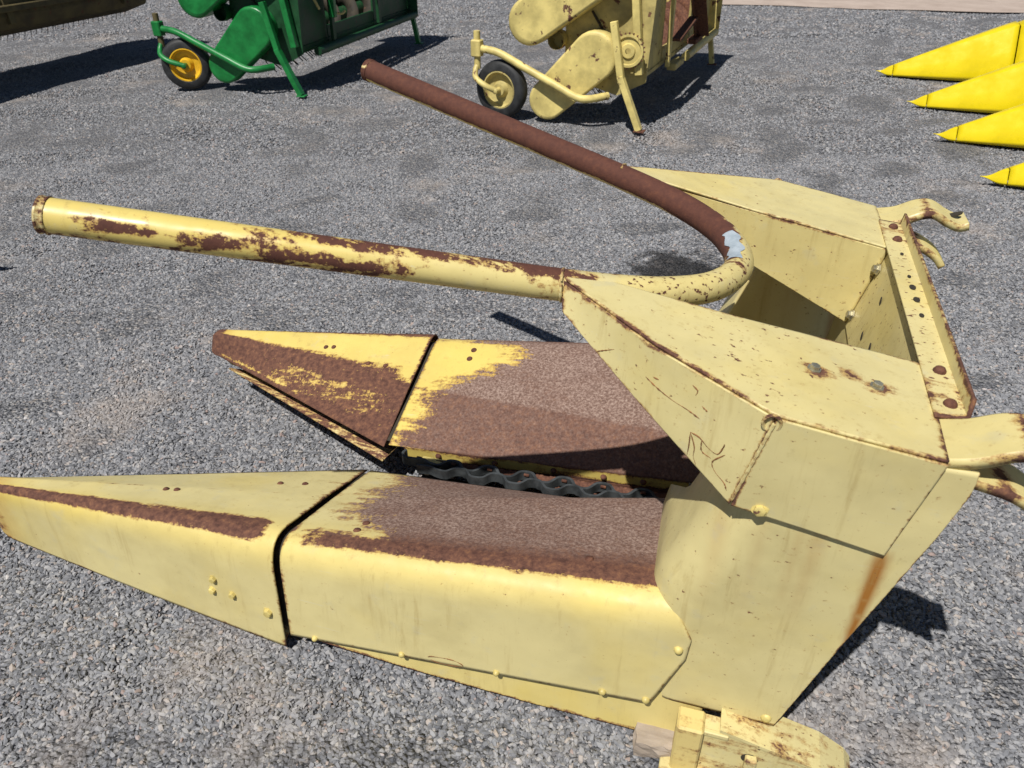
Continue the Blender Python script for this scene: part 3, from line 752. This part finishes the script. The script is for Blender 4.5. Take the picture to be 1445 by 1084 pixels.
# weld bead where the pipe meets each wing
for sg in (-1, 1):
    w = [Vector((.596 - .004 * math.cos(a), sg * (.302 + .029 * math.cos(a)), PZ(.6) + .028 * math.sin(a))) for a in [math.pi * (-.25 + .95 * k / 16) for k in range(17)]]
    mb = MB().tube(w, [.0024 + .0008 * math.sin(k * 2.1) for k in range(17)], 8); mb.a['rust'] = [.44] * len(mb.v); hb(mb, 'weld_bead', M['paint'])
    wl = [(lerp(.240, .275, t), sg * lerp(.5265, .5185, t), lerp(T(.24) - .012, .672, t)) for t in [k / 24 for k in range(25)]]
    mb = MB().tube(wl, [.0028 + .0007 * math.sin(k * 2.3) for k in range(25)], 7)
    mb.a['rust'] = [.36] * len(mb.v); hb(mb, 'weld_bead', M['paint'])
    # open fold at the corner of the wing
    lo = [(.243 + .012 * math.cos(a), sg * (.526 + .003 * math.sin(a)), T(.24) - .012 + .015 * math.sin(a)) for a in [2 * math.pi * k / 14 for k in range(15)]]
    mb = MB().tube(lo, .0028, 6); mb.a['rust'] = [.5] * len(mb.v); hb(mb, 'corner_fold', M['paint'])

# bolts and rivets of the dividers, wings and panels
def on_top(x, y, sg): # height of the top facet of the body
    ob, of, rd, il = sec_body(min(x, 1.145)); t = (of[0] - abs(y)) / (of[0] - rd[0]); return of[1] + (rd[1] - of[1]) * t
def nrm_top(sg): return (0.10, -sg * .32, .94)
for (x, y) in ((1.004, -.391), (1.0, -.357), (.353, -.140), (.501, -.398), (1.011, .398), (1.013, .364)):
    sg = 1 if y > 0 else -1
    hb(dome(MB(), (x, y, on_top(x, y, sg) + .001), nrm_top(sg), .009, .006), 'rivet', M['rust'], bodies[sg])
def point_top(x, y, near):
    u = (x - 1.158) / ((2.0 if near else 1.935) - 1.158); ob, of, rd, il = sec_point(u, near)
    ay = abs(y)
    if ay >= rd[0]: return lerp(rd[1], of[1], (ay - rd[0]) / (of[0] - rd[0]))
    return lerp(rd[1], il[1], (rd[0] - ay) / (rd[0] - il[0]))
for (x, y) in ((1.545, -.335), (1.518, -.330), (1.31, -.215), (1.25, -.20), (1.500, .385), (1.473, .386), (1.325, .325), (1.265, .318)):
    sg = 1 if y > 0 else -1
    hb(dome(MB(), (x, y, point_top(x, y, y < 0) + .001), nrm_top(sg), .008, .006), 'rivet', M['rust'], points[sg])
def side_y(x, z, near, pt):
    if pt:
        u = (x - 1.158) / ((2.0 if near else 1.935) - 1.158); ob, of, rd, il = sec_point(u, near)
    else: ob, of, rd, il = sec_body(x)
    return lerp(ob[0], of[0], (z - ob[1]) / (of[1] - ob[1]))
for (x, z, r) in ((1.329, .148, .008), (1.338, .112, .008), (1.282, .118, .008), (1.19, .10, .010)):
    for sg in (-1, 1):
        hb(dome(MB(), (x, sg * (side_y(x, z, True, True) + .001), z), (0, sg, .1), r, .010, True), 'bolt', M['bolt'], points[sg])
for (x, z, r) in ((1.082, .052, .007), (.872, .074, .007), (.66, .094, .007), (.441, .120, .008), (.356, .128, .008), (.312, .290, .0085)):
    for sg in (-1, 1):
        hb(dome(MB(), (x, sg * (side_y(x, z, True, False) + .002), z), (0, sg, .1), r, .008), 'bolt', M['bolt'], bodies[sg])
for sg in (-1, 1):
    hb(dome(MB(), (.232, sg * .5175, .664), (0, sg, .1), .0095, .008, True), 'bolt', M['bolt'])
    hb(dome(MB(), (.135, sg * .489, .146), (0, sg, .1), .010, .007), 'bolt', M['bolt'])
for (x, y) in ((.184, -.369), (.091, -.368)):
    hb(dome(MB(), (x, y, T(x) + .003), (-.17, 0, 1), .0080, .008, True), 'bolt', M['zinc'])
for (x, z) in ((.018, .755), (.045, .64)):
    hb(dome(MB(), (x + .003, .236, z), (1, -.2, .2), .009, .010, True), 'bolt', M['zinc'], crossp)

# rust runs scratched into the paint of the near wing
def runs(lines, r=.0011):
    for ln in lines:
        pts = catmull(ln, 5); rr = [r * (.35 + 1.1 * abs(math.sin(i * 1.7 + ln[0][0] * 50)) * (.5 + .5 * math.sin(i * .43))) for i in range(len(pts))]; rr[0] = rr[-1] = r * .3
        hb(MB().tube(pts, rr, 5), 'rust_run', M['run'])
WA = [Vector((.594, -.314, .904)), Vector((.42, -.4315, T(.42) - .003)), Vector((.240, -.5250, T(.24) - .003))]
WB = [Vector((.585, -.338, .856)), Vector((.43, -.430, .758)), Vector((.276, -.516, .664))]
def wf(t, v):    # a point on the near wing's front outer plate, along and down
    return resample(WA, [t])[0].lerp(resample(WB, [t])[0], v) + Vector((.0012, -.0024, 0))
runs([[wf(*q) for q in l] for l in (
    [(.497, .514), (.564, .533), (.638, .523), (.707, .487), (.761, .478)], [(.746, .702), (.76, .871), (.765, .98)],
    [(.746, .702), (.782, .818), (.792, .926), (.814, .98)], [(.746, .702), (.787, .671), (.835, .695), (.877, .671), (.887, .543), (.884, .525)],
    [(.904, .616), (.871, .785), (.896, .855), (.945, .87), (.968, .913)], [(.799, .671), (.815, .784), (.86, .769)],
    [(.225, .97), (.267, .78), (.321, .564)], [(.693, .166), (.718, .191), (.716, .261)], [(.752, .325), (.78, .34)], [(.53, .425), (.557, .402)])])

runs([[(.772 + .038 * math.cos(a) + .004 * math.sin(3 * a), -(side_y(.772, .09, True, False) + .0032), .088 + .010 * math.sin(a) - .06 * .038 * math.cos(a)) for a in [math.pi * (.1 + 1.8 * k / 14) for k in range(15)]]], .0010)
# bracket and foot at the lower rear corner, block under it
br = MB().box((.268, -.528, .070), (.050, .050, .145), bev=.004); br.a['rust'] = [.27] * len(br.v)
post = br.build('stand_post', worn_paint('worn yellow bracket paint', (.66, .52, .2), (.72, .5, .12)), hdr, conv=HC)
for nm, b in (('stand_plate', MB().extrude([(.245, .005), (.245, .133), (.205, .132), (.03, .088), (-.02, .055), (-.02, .03), (.10, .005)], -.533, -.525, lambda p, t: (p[0], t, p[1]))),
              ('stand_top', MB().extrude([(.215, .143), (.03, .098), (-.02, .068), (-.035, .048), (-.035, .040), (-.02, .060), (.03, .090), (.215, .135)], -.537, -.455, lambda p, t: (p[0], t, p[1]))),
              ('stand_foot', MB().box((.262, -.545, .006), (.10, .085, .010), bev=.002)),
              ('stand_stud', MB().box((.150, -.540, .045), (.022, .016, .085), bev=.003)),
              ('stand_rib', MB().box((.222, -.52, .125), (.05, .04, .012), bev=.002))):
    b.a['rust'] = [.30] * len(b.v); b.a['speck'] = [.40] * len(b.v); hb(b, nm, M['paint'])
hb(MB().extrude([(.016 * math.cos(a), .013 * math.sin(a)) for a in [2 * math.pi * k / 14 for k in range(14)]], -.5345, -.5335, lambda p, t: (.152 + p[0], t, .075 + p[1])), 'stand_hole', M['dark'])
blk = NT('weathered wood block'); v = blk.noise(8, 7, .7, stretch=(1, 5, 5))
blkm = blk.fin(blk.ramp(v, [(.3, (.26, .21, .165)), (.7, (.45, .38, .31))]), .9, blk.bump(blk.noise(60, 6, .7), .6, .004), spec=.2)
bm_ = bmesh.new(); bmesh.ops.create_cube(bm_, size=1); bmesh.ops.subdivide_edges(bm_, edges=bm_.edges[:], cuts=4, use_grid_fill=True)
for v_ in bm_.verts:
    q = v_.co * 1.0; q = q.lerp(q.normalized() * .62, .22)
    v_.co = Vector((q.x * .085, q.y * .075, q.z * .045)) + Vector((1, 1, .5)) * .006 * mnoise.noise(q * 4)
me_ = bpy.data.meshes.new('support_block'); bm_.to_mesh(me_); bm_.free(); me_.materials.append(blkm)
blo = bpy.data.objects.new('support_block', me_); col.objects.link(blo)
c_, s_ = math.cos(YAW), math.sin(YAW)
def h2w(x, y): return (0.741 - c_ * x + s_ * y, 1.297 + s_ * x + c_ * y)
bx_, by_ = h2w(.325, -.497); blo.location = (bx_, by_, .014); blo.rotation_euler = (0, 0, R(-12))
tag(blo, 'rough brown block wedged under the low rear corner of the pale yellow header', 'block')

# ------------------------------------------------------------ pickup headers behind
def stadium(c0, r0, c1, r1, n=14):
    """tapered capsule outline in the x-z plane"""
    c0, c1 = Vector(c0), Vector(c1); d = c1 - c0; L = d.length; a = math.atan2(d.y, d.x); b = math.acos(max(-1, min(1, (r0 - r1) / L)))
    out = []
    for k in range(n + 1):
        t = lerp(a + b, a + 2 * math.pi - b, k / n); out.append((c0.x + r0 * math.cos(t), c0.y + r0 * math.sin(t)))
    for k in range(n + 1):
        t = lerp(a - b, a + b, k / n); out.append((c1.x + r1 * math.cos(t), c1.y + r1 * math.sin(t)))
    return out
def shield(outline, w0, w1, bev=.018):
    mb = MB(); n = len(outline); cx = sum(p[0] for p in outline) / n; cz = sum(p[1] for p in outline) / n
    def ins(p, k):
        d = Vector((p[0] - cx, p[1] - cz)); l = d.length; d *= (l - k) / l; return (cx + d.x, cz + d.y)
    rows = []
    for k, w in ((bev * 1.6, w0), (bev * .7, w0 + bev * .15), (bev * .2, w0 + bev * .5), (0, w0 + bev), (0, w1)):
        rows.append([Vector((ins(p, k)[0], w, ins(p, k)[1])) for p in outline + outline[:1]])
    grid(rows, mb=mb); o = len(mb.v)
    mb.add([r for r in rows[0][:-1]], [tuple(range(n))], smooth=True)
    return mb
def wheel(root, c, axis, r, mt, mr):
    ax = Vector(axis).normalized()
    w = .052
    prof = [(r * .60, -w * .8), (r * .66, -w), (r * .86, -w * 1.02), (r * .955, -w * .75), (r * .99, -w * .35), (r, 0), (r * .99, w * .35), (r * .955, w * .75), (r * .86, w * 1.02), (r * .66, w), (r * .60, w * .8), (r * .60, -w * .8)]
    wo = empty_part('wheel', root)
    MB().lathe(prof, c, ax, 40).build('tyre', mt, wo)
    rim = [(r * .645, -w * .95), (r * .60, -w * .98), (r * .575, -w * .75), (r * .52, -w * .35), (r * .30, -w * .18), (r * .24, -w * .5), (r * .2, -w * .9), (.0001, -w * .95)]
    rim2 = [(a, -b) for a, b in rim]
    MB().lathe(rim, c, ax, 32).lathe(rim2, c, ax, 32).build('rim', mr, wo)
    return wo
def empty_part(name, root):
    e = bpy.data.objects.new(name, None); col.objects.link(e); e.parent = root; e.empty_display_size = .1; return e

def pickup(name, label, loc, rz, ms, md, mrim, yellow):
    t = empty(name, loc, rz, label, 'pickup header', None)
    # gauge wheel, castor fork, spindle, arm
    wy = 0.02
    ax = Vector((.34, -.94, .0)) if not yellow else Vector((-.12, -.99, 0))
    cw = (-1.075, wy + .03, .195)
    wheel(t, cw, ax, .205, M['rubber'], mrim)
    cs = -1.255
    MB().tube([(cs, wy, .33), (cs, wy, .585)], .024, 12).build('spindle', ms if yellow else M['olive'], t)
    MB().box((cs, wy, .470), (.075, .075, .115), bev=.008).build('collar', ms, t)
    hubp = Vector(cw) + ax.normalized() * .085
    MB().tube(catmull([(cs, wy, .36), (cs - .005, wy - .03, .315), (cs + .02, wy - .07, .275), (-1.16, (wy + hubp.y) / 2 - .06, .235), (hubp.x, hubp.y, hubp.z)], 7), .021, 10).build('fork', ms, t)
    MB().lathe([(.020, -.06), (.020, .02), (.012, .025), (.0001, .026)], hubp, ax, 12).build('axle', ms, t)
    MB().tube(catmull([(-1.22, wy, .468), (-1.08, wy - .01, .448), (-.88, wy - .03, .370), (-.64, wy - .06, .278), (-.47, wy - .07, .208), (-.38, wy - .05, .196), (-.27, wy + .06, .205)], 8), .027, 12).build('wheel_arm', ms, t)
    # belt shields
    dz = .0 if yellow else .05
    lo = stadium((-.715, .145 + dz), .135, (-.375, .465 + dz * .6), .165)
    shield(lo, .02, .13).build('drive_shield', ms, t)
    hi = stadium((-.845, .665 + dz), .155, (-.30, 1.05 + dz), .17)
    shield(hi, -.02, .13, .03).build('drive_shield', ms, t)
    MB().lathe([(.06, -.05), (.065, .0), (.06, .06), (.0001, .06)], (-.66, .09, .55 + dz), (0, 1, 0), 18).build('pulley', md, t)
    # end plate
    MB().extrude([(-.62, .30), (-.62, .80), (-.36, 1.15), (.02, 1.15), (-.02, .30), (-.22, .20)], .135, .150, lambda p, w: (p[0], w, p[1])).build('end_plate', md if yellow else M['greend'], t)
    MB().bar((-.43, .128, .74), (-.33, .128, .60), .03, .012).build('adjust_slot', M['dark'], t)
    # near stand leg and posts
    MB().bar((-.235, -.01, .70), (-.155, -.01, .32), .046, .046).build('leg_sleeve', ms, t)
    lg = MB().bar((-.165, -.012, .36), (-.005, -.012, .012), .058, .042).build('leg', ms, t)
    MB().box((.0, -.012, .008), (.075, .07, .010), bev=.002).build('foot', M['rust'] if yellow else ms, lg)
    for dz2 in (.13, .155):
        MB().lathe([(.007, 0), (.007, .003), (.0001, .003)], (-.06 - (dz2 - .13) * .46, -.0345, dz2), (0, -1, 0), 8).build('leg_hole', M['dark'], lg)
    MB().bar((-.160, .09, 1.15), (-.058, .09, .36), .06, .05).build('post', ms, t)
    if yellow:
        mb = MB().lathe([(.02, 0), (.045, .0), (.05, .012), (.085, .012), (.09, 0), (.105, .0), (.105, .02), (.02, .02)], (-.135, .03, .515), (0, 1, 0), 28)
        spr = mb.build('sprocket', ms, t)
        for k in range(24):
            a = 2 * math.pi * k / 24
            MB().box((-.135 + .110 * math.cos(a), .04, .515 + .110 * math.sin(a)), (.014, .010, .010), Matrix.Rotation(-a, 3, 'Y'), .002).build('tooth', M['rust'], spr)
    W = 2.58
    # trough, back sheet, opening with its rusty channel, beams
    arc = [(-.12 + .25 * math.cos(a), .50 + .25 * math.sin(a)) for a in [R(lerp(185, 325, k / 12)) for k in range(13)]]
    mb = MB(); grid([[Vector((x - .12, w, z)) for x, z in [(-.37, .70)] + arc] for w in (.15, .7, 1.4, 2.0, W)], mb=mb)
    mb.build('trough', md if yellow else M['greend'], t, .006)
    MB().lathe([(.07, .16), (.07, W - .02)], (-.24, 0, .44), (0, 1, 0), 14).build('auger_tube', md, t)
    fl = MB(); rr = []
    for k in range(121):
        a = 2 * math.pi * k / 20; w = .2 + (W - .3) * k / 120
        rr.append([Vector((-.24 + q * math.cos(a), w, .44 + q * math.sin(a))) for q in (.07, .19)])
    grid(rr, mb=fl); fl.build('auger_flight', M['rust'] if yellow else M['dark'], t, .004)
    bs = md if yellow else M['greend']
    MB().box((-.05, .40, .72), (.02, .50, .80), bev=.003).build('back_sheet', bs, t)
    MB().box((-.05, 2.10, .72), (.02, .90, .80), bev=.003).build('back_sheet', bs, t)
    MB().box((-.05, 1.15, .385), (.02, .98, .13), bev=.003).build('back_sheet', bs, t)
    MB().box((-.05, 1.15, 1.06), (.02, .98, .12), bev=.003).build('back_sheet', bs, t)
    MB().box((-.42, 1.15, .86), (.02, 2.0, .5), bev=.003).build('front_sheet', M['dark'], t)
    MB().tube([(.03, (1.25 if yellow else .30), .30), (.03, W, .30)], .035, 12).build('lower_beam', ms if yellow else M['greend'], t)
    MB().bar((.0, .12, 1.12), (.0, W, 1.12), .06, .06).build('upper_beam', ms if yellow else M['greend'], t)
    MB().bar((.01, .66, 1.10), (.01, .66, .32), .05, .03).build('frame_post', ms if yellow else M['greend'], t)
    MB().bar((.01, 1.66, 1.10), (.01, 1.66, .34), .05, .03).build('frame_post', ms if yellow else M['greend'], t)
    ch = M['rust']
    if yellow:
        MB().bar((.04, 1.02, .92), (.05, 1.52, .42), .10, .012, (1, 0, 0)).bar((.09, 1.02, .92), (.10, 1.52, .42), .012, .10, (1, 0, 0)).build('channel', ch, t)
        MB().bar((.05, .70, .50), (.05, 1.30, .58), .07, .02).build('brace', ch, t)
        MB().box((.05, 1.45, .40), (.08, .28, .04), bev=.006).build('hook', ch, t)
        MB().box((.03, .86, .31), (.07, .30, .05), bev=.006).build('bracket', M['yold2'], t)
    else:
        MB().box((.05, .62, .60), (.05, .05, .16), bev=.004).build('bracket', ms, t)
        MB().tube(catmull([(.05, .66, .66), (.08, .70, .67), (.10, .72, .69)], 4), .010, 6).build('hook', M['yold'], t)
        MB().tube(catmull([(.05, .66, .55), (.09, .70, .54), (.11, .73, .56)], 4), .010, 6).build('hook', M['yold'], t)
        MB().bar((-.02, .40, .72), (.02, .44, .60), .012, .02).build('tag_plate', M['yold'], t)
        MB().tube(catmull([(.04, 1.55, .78), (.06, 1.50, .66), (.10, 1.56, .62), (.12, 1.66, .64)], 5), .012, 8).build('loop', M['rust'], t)
    # far end
    MB().extrude([(-.62, .30), (-.62, .80), (-.36, 1.15), (.06, 1.15), (.06, .30), (-.22, .20)], W, W + .015, lambda p, w: (p[0], w, p[1])).build('end_plate', ms if yellow else M['greend'], t)
    MB().bar((-.10, W + .05, .78), (-.03, W + .05, .34), .055, .055).build('leg_sleeve', ms, t)
    lg = MB().bar((-.045, W + .05, .40), (.03, W + .05, .012), .050, .045).build('leg', ms, t)
    MB().box((.034, W + .05, .008), (.085, .07, .010), bev=.002).build('foot', M['rust'] if yellow else ms, lg)
    # spring tines of the pickup
    tine = None
    for k in range(40):
        if tine is None:
            tine = MB().tube(catmull([(-.38, 0, .34), (-.44, 0, .28), (-.43, 0, .20), (-.35, 0, .13)], 4), .0045, 6).build('tine', M['dark'], t); o = tine
        else:
            o = tine.copy(); col.objects.link(o); o.parent = t
        o.location = (.02 * math.sin(k * 2.4), .24 + k * .058, .012 * math.sin(k * 1.7))
    MB().tube([(-.38, .18, .35), (-.38, W - .05, .35)], .03, 10).build('tine_shaft', M['dark'], t)
    return t
pickup('pickup_header', 'faded yellow rusty pickup header with gauge wheel, belt shields and stand legs', (.897, 5.51, 0), R(-22.5), M['yold'], M['yold2'], M['yold2'], True)
pickup('pickup_header', 'bright green pickup header with yellow rimmed gauge wheel and green stand legs', (-1.73, 6.62, 0), R(-14.7), M['green'], M['greend'], M['yrim'], False)

# ------------------------------------------------------------ corn header with glossy yellow snouts
cd = Vector((.98, -.2, 0)).normalized(); crz = math.atan2(cd.y, cd.x)
corn = empty('corn_header', (3.321, 7.446, 0), crz, 'bright glossy yellow corn header with pointed snouts resting on the gravel', 'corn header')
def snout(parent, off, name='snout'):
    ox, oy = off
    def sec(l):
        zt = .028 + .445 * l - .03 * l * l; wt = .006 + .075 * l; wb = .014 + .235 * l; zb = .004 + .004 * l; b = .007 * min(1, l * 4)
        half = [(wb * .96, zb), (wb, zb + .05 * l + .006), (lerp(wb, wt, .5), lerp(zb + .05 * l, zt, .50) + .012 * l), (wt + b * .45, zt - b * 1.2), (wt + b * .1, zt - b * .35), (wt - b, zt - b * .02), (wt * .4, zt + .010 * l)]
        return [(-y, z) for y, z in half] + [half[-1]] + half[::-1][1:]
    def part(ls, k=1.0):
        rows = []
        for l in ls: rows.append([Vector((l, y * k, z)) for y, z in sec(l)])
        mb = MB(); grid(rows, mb=mb); mb.add(rows[-1], [tuple(range(len(rows[-1])))], smooth=False); return mb
    o = part([.14 + .90 * i / 24 for i in range(25)]).build(name, M['snout'], parent, .004); o.location = (ox, oy, 0)
    tip = []
    for i in range(11):
        u = i / 10; l = .135 * u; s = sec(max(l, .01)); kk = min(1, .10 + .9 * u ** 1.1)
        tip.append([Vector((l, y * (kk * 1.02 + .02), lerp(.036, z, sst(0, .8, u)))) for y, z in s])
    mb = MB(); grid(tip, mb=mb); mb.build('tip', M['snout'], o, .003)
    return o, part
base = Vector((3.321, 7.446)); Rm = Matrix.Rotation(-crz, 2)
for (x, y) in ((3.321, 7.446), (3.091, 6.259), (2.864, 5.312), (2.716, 4.402)):
    q = Rm @ (Vector((x, y)) - base); o, part = snout(corn, (q.x, q.y))
    hd = part([1.055 + .75 * i / 10 for i in range(11)], 1.0).build('hood', M['snout'], corn, .004); hd.location = (q.x, q.y, 0); hd.scale = (1, .96, .97)
MB().box((2.1, -1.5, .45), (.5, 4.4, .55), bev=.03).build('rear_frame', M['green'], corn)

# ------------------------------------------------------------ long dirty platform at the back left
def gp(px, py, z):
    f = 1084.; p = R(32.9); fw = Vector((0, math.cos(p), -math.sin(p))); up = Vector((0, math.sin(p), math.cos(p)))
    d = fw + Vector((1, 0, 0)) * ((px - 722.5) / f) - up * ((py - 542) / f); t = (z - 1.45) / d.z; return Vector((d.x * t, d.y * t, z))
a_, b_ = gp(0, 50, .42), gp(205, 10, .42)
dv = (b_ - a_); dv.z = 0; dl = dv.length; dv.normalize()
plat = empty('grain_platform', (b_.x, b_.y, 0), math.atan2(dv.y, dv.x), 'long dirty olive and rust coloured platform with wire tines behind the green header', 'farm header')
# local x runs along it (0 at its right end, negative to the left), local y away from the camera
prof = [(.0, .46), (-.05, .56), (-.04, .70), (.05, .78), (.06, 1.30), (.80, 1.34), (.90, .70), (.62, .42), (.25, .38), (.0, .46)]
mb = MB(); grid([[Vector((x, y, z)) for y, z in prof] for x in (-4.2, -3, -2, -1, 0)], mb=mb, smooth=False); mb.build('trough', M['olive'], plat, .01)
MB().extrude(prof[:-1], 0, .02, lambda p, t: (t, p[0], p[1])).build('end_plate', M['olive'], plat)
for x in (-3.2, -1.75, -.35):
    MB().bar((x, -.06, .50), (x, .03, 1.25), .06, .04).build('upright', M['olive'], plat)
MB().bar((-4.2, -.07, .62), (.02, -.07, .62), .05, .05, bev=.006).build('front_beam', M['olive'], plat)
MB().lathe([(.13, 0), (.14, .04), (.12, .10), (.0001, .10)], (.02, .30, .52), (1, 0, 0), 18).build('hub', M['rust'], plat)
for x in (-4.0, -2.4):
    MB().bar((x, .55, .6), (x, .62, .0), .06, .05).build('leg', M['olive'], plat)
tine = None
for k in range(58):
    if tine is None:
        tine = MB().tube(catmull([(0, .22, .46), (0, .20, .42), (.004, .20, .38), (.008, .22, .34)], 4), .0032, 6).build('tine', M['dark'], plat); o = tine
    else:
        o = tine.copy(); col.objects.link(o); o.parent = plat
    o.location = (-.08 - k * .066, 0, .01 * math.sin(k * 1.9))

# unseen divider added out of view to cast the pointed shadow on the left gravel
ls = empty('shadow_divider', (-2.36, 3.08, .27), R(180 + 12), 'unseen yellow pointed divider on a post, added to cast a shadow at the left', 'crop divider')
o, part = snout(ls, (0, 0), 'divider_shell')
MB().bar((1.0, 0, .3), (1.0, 0, -.27), .08, .08).build('post', M['olive'], ls)
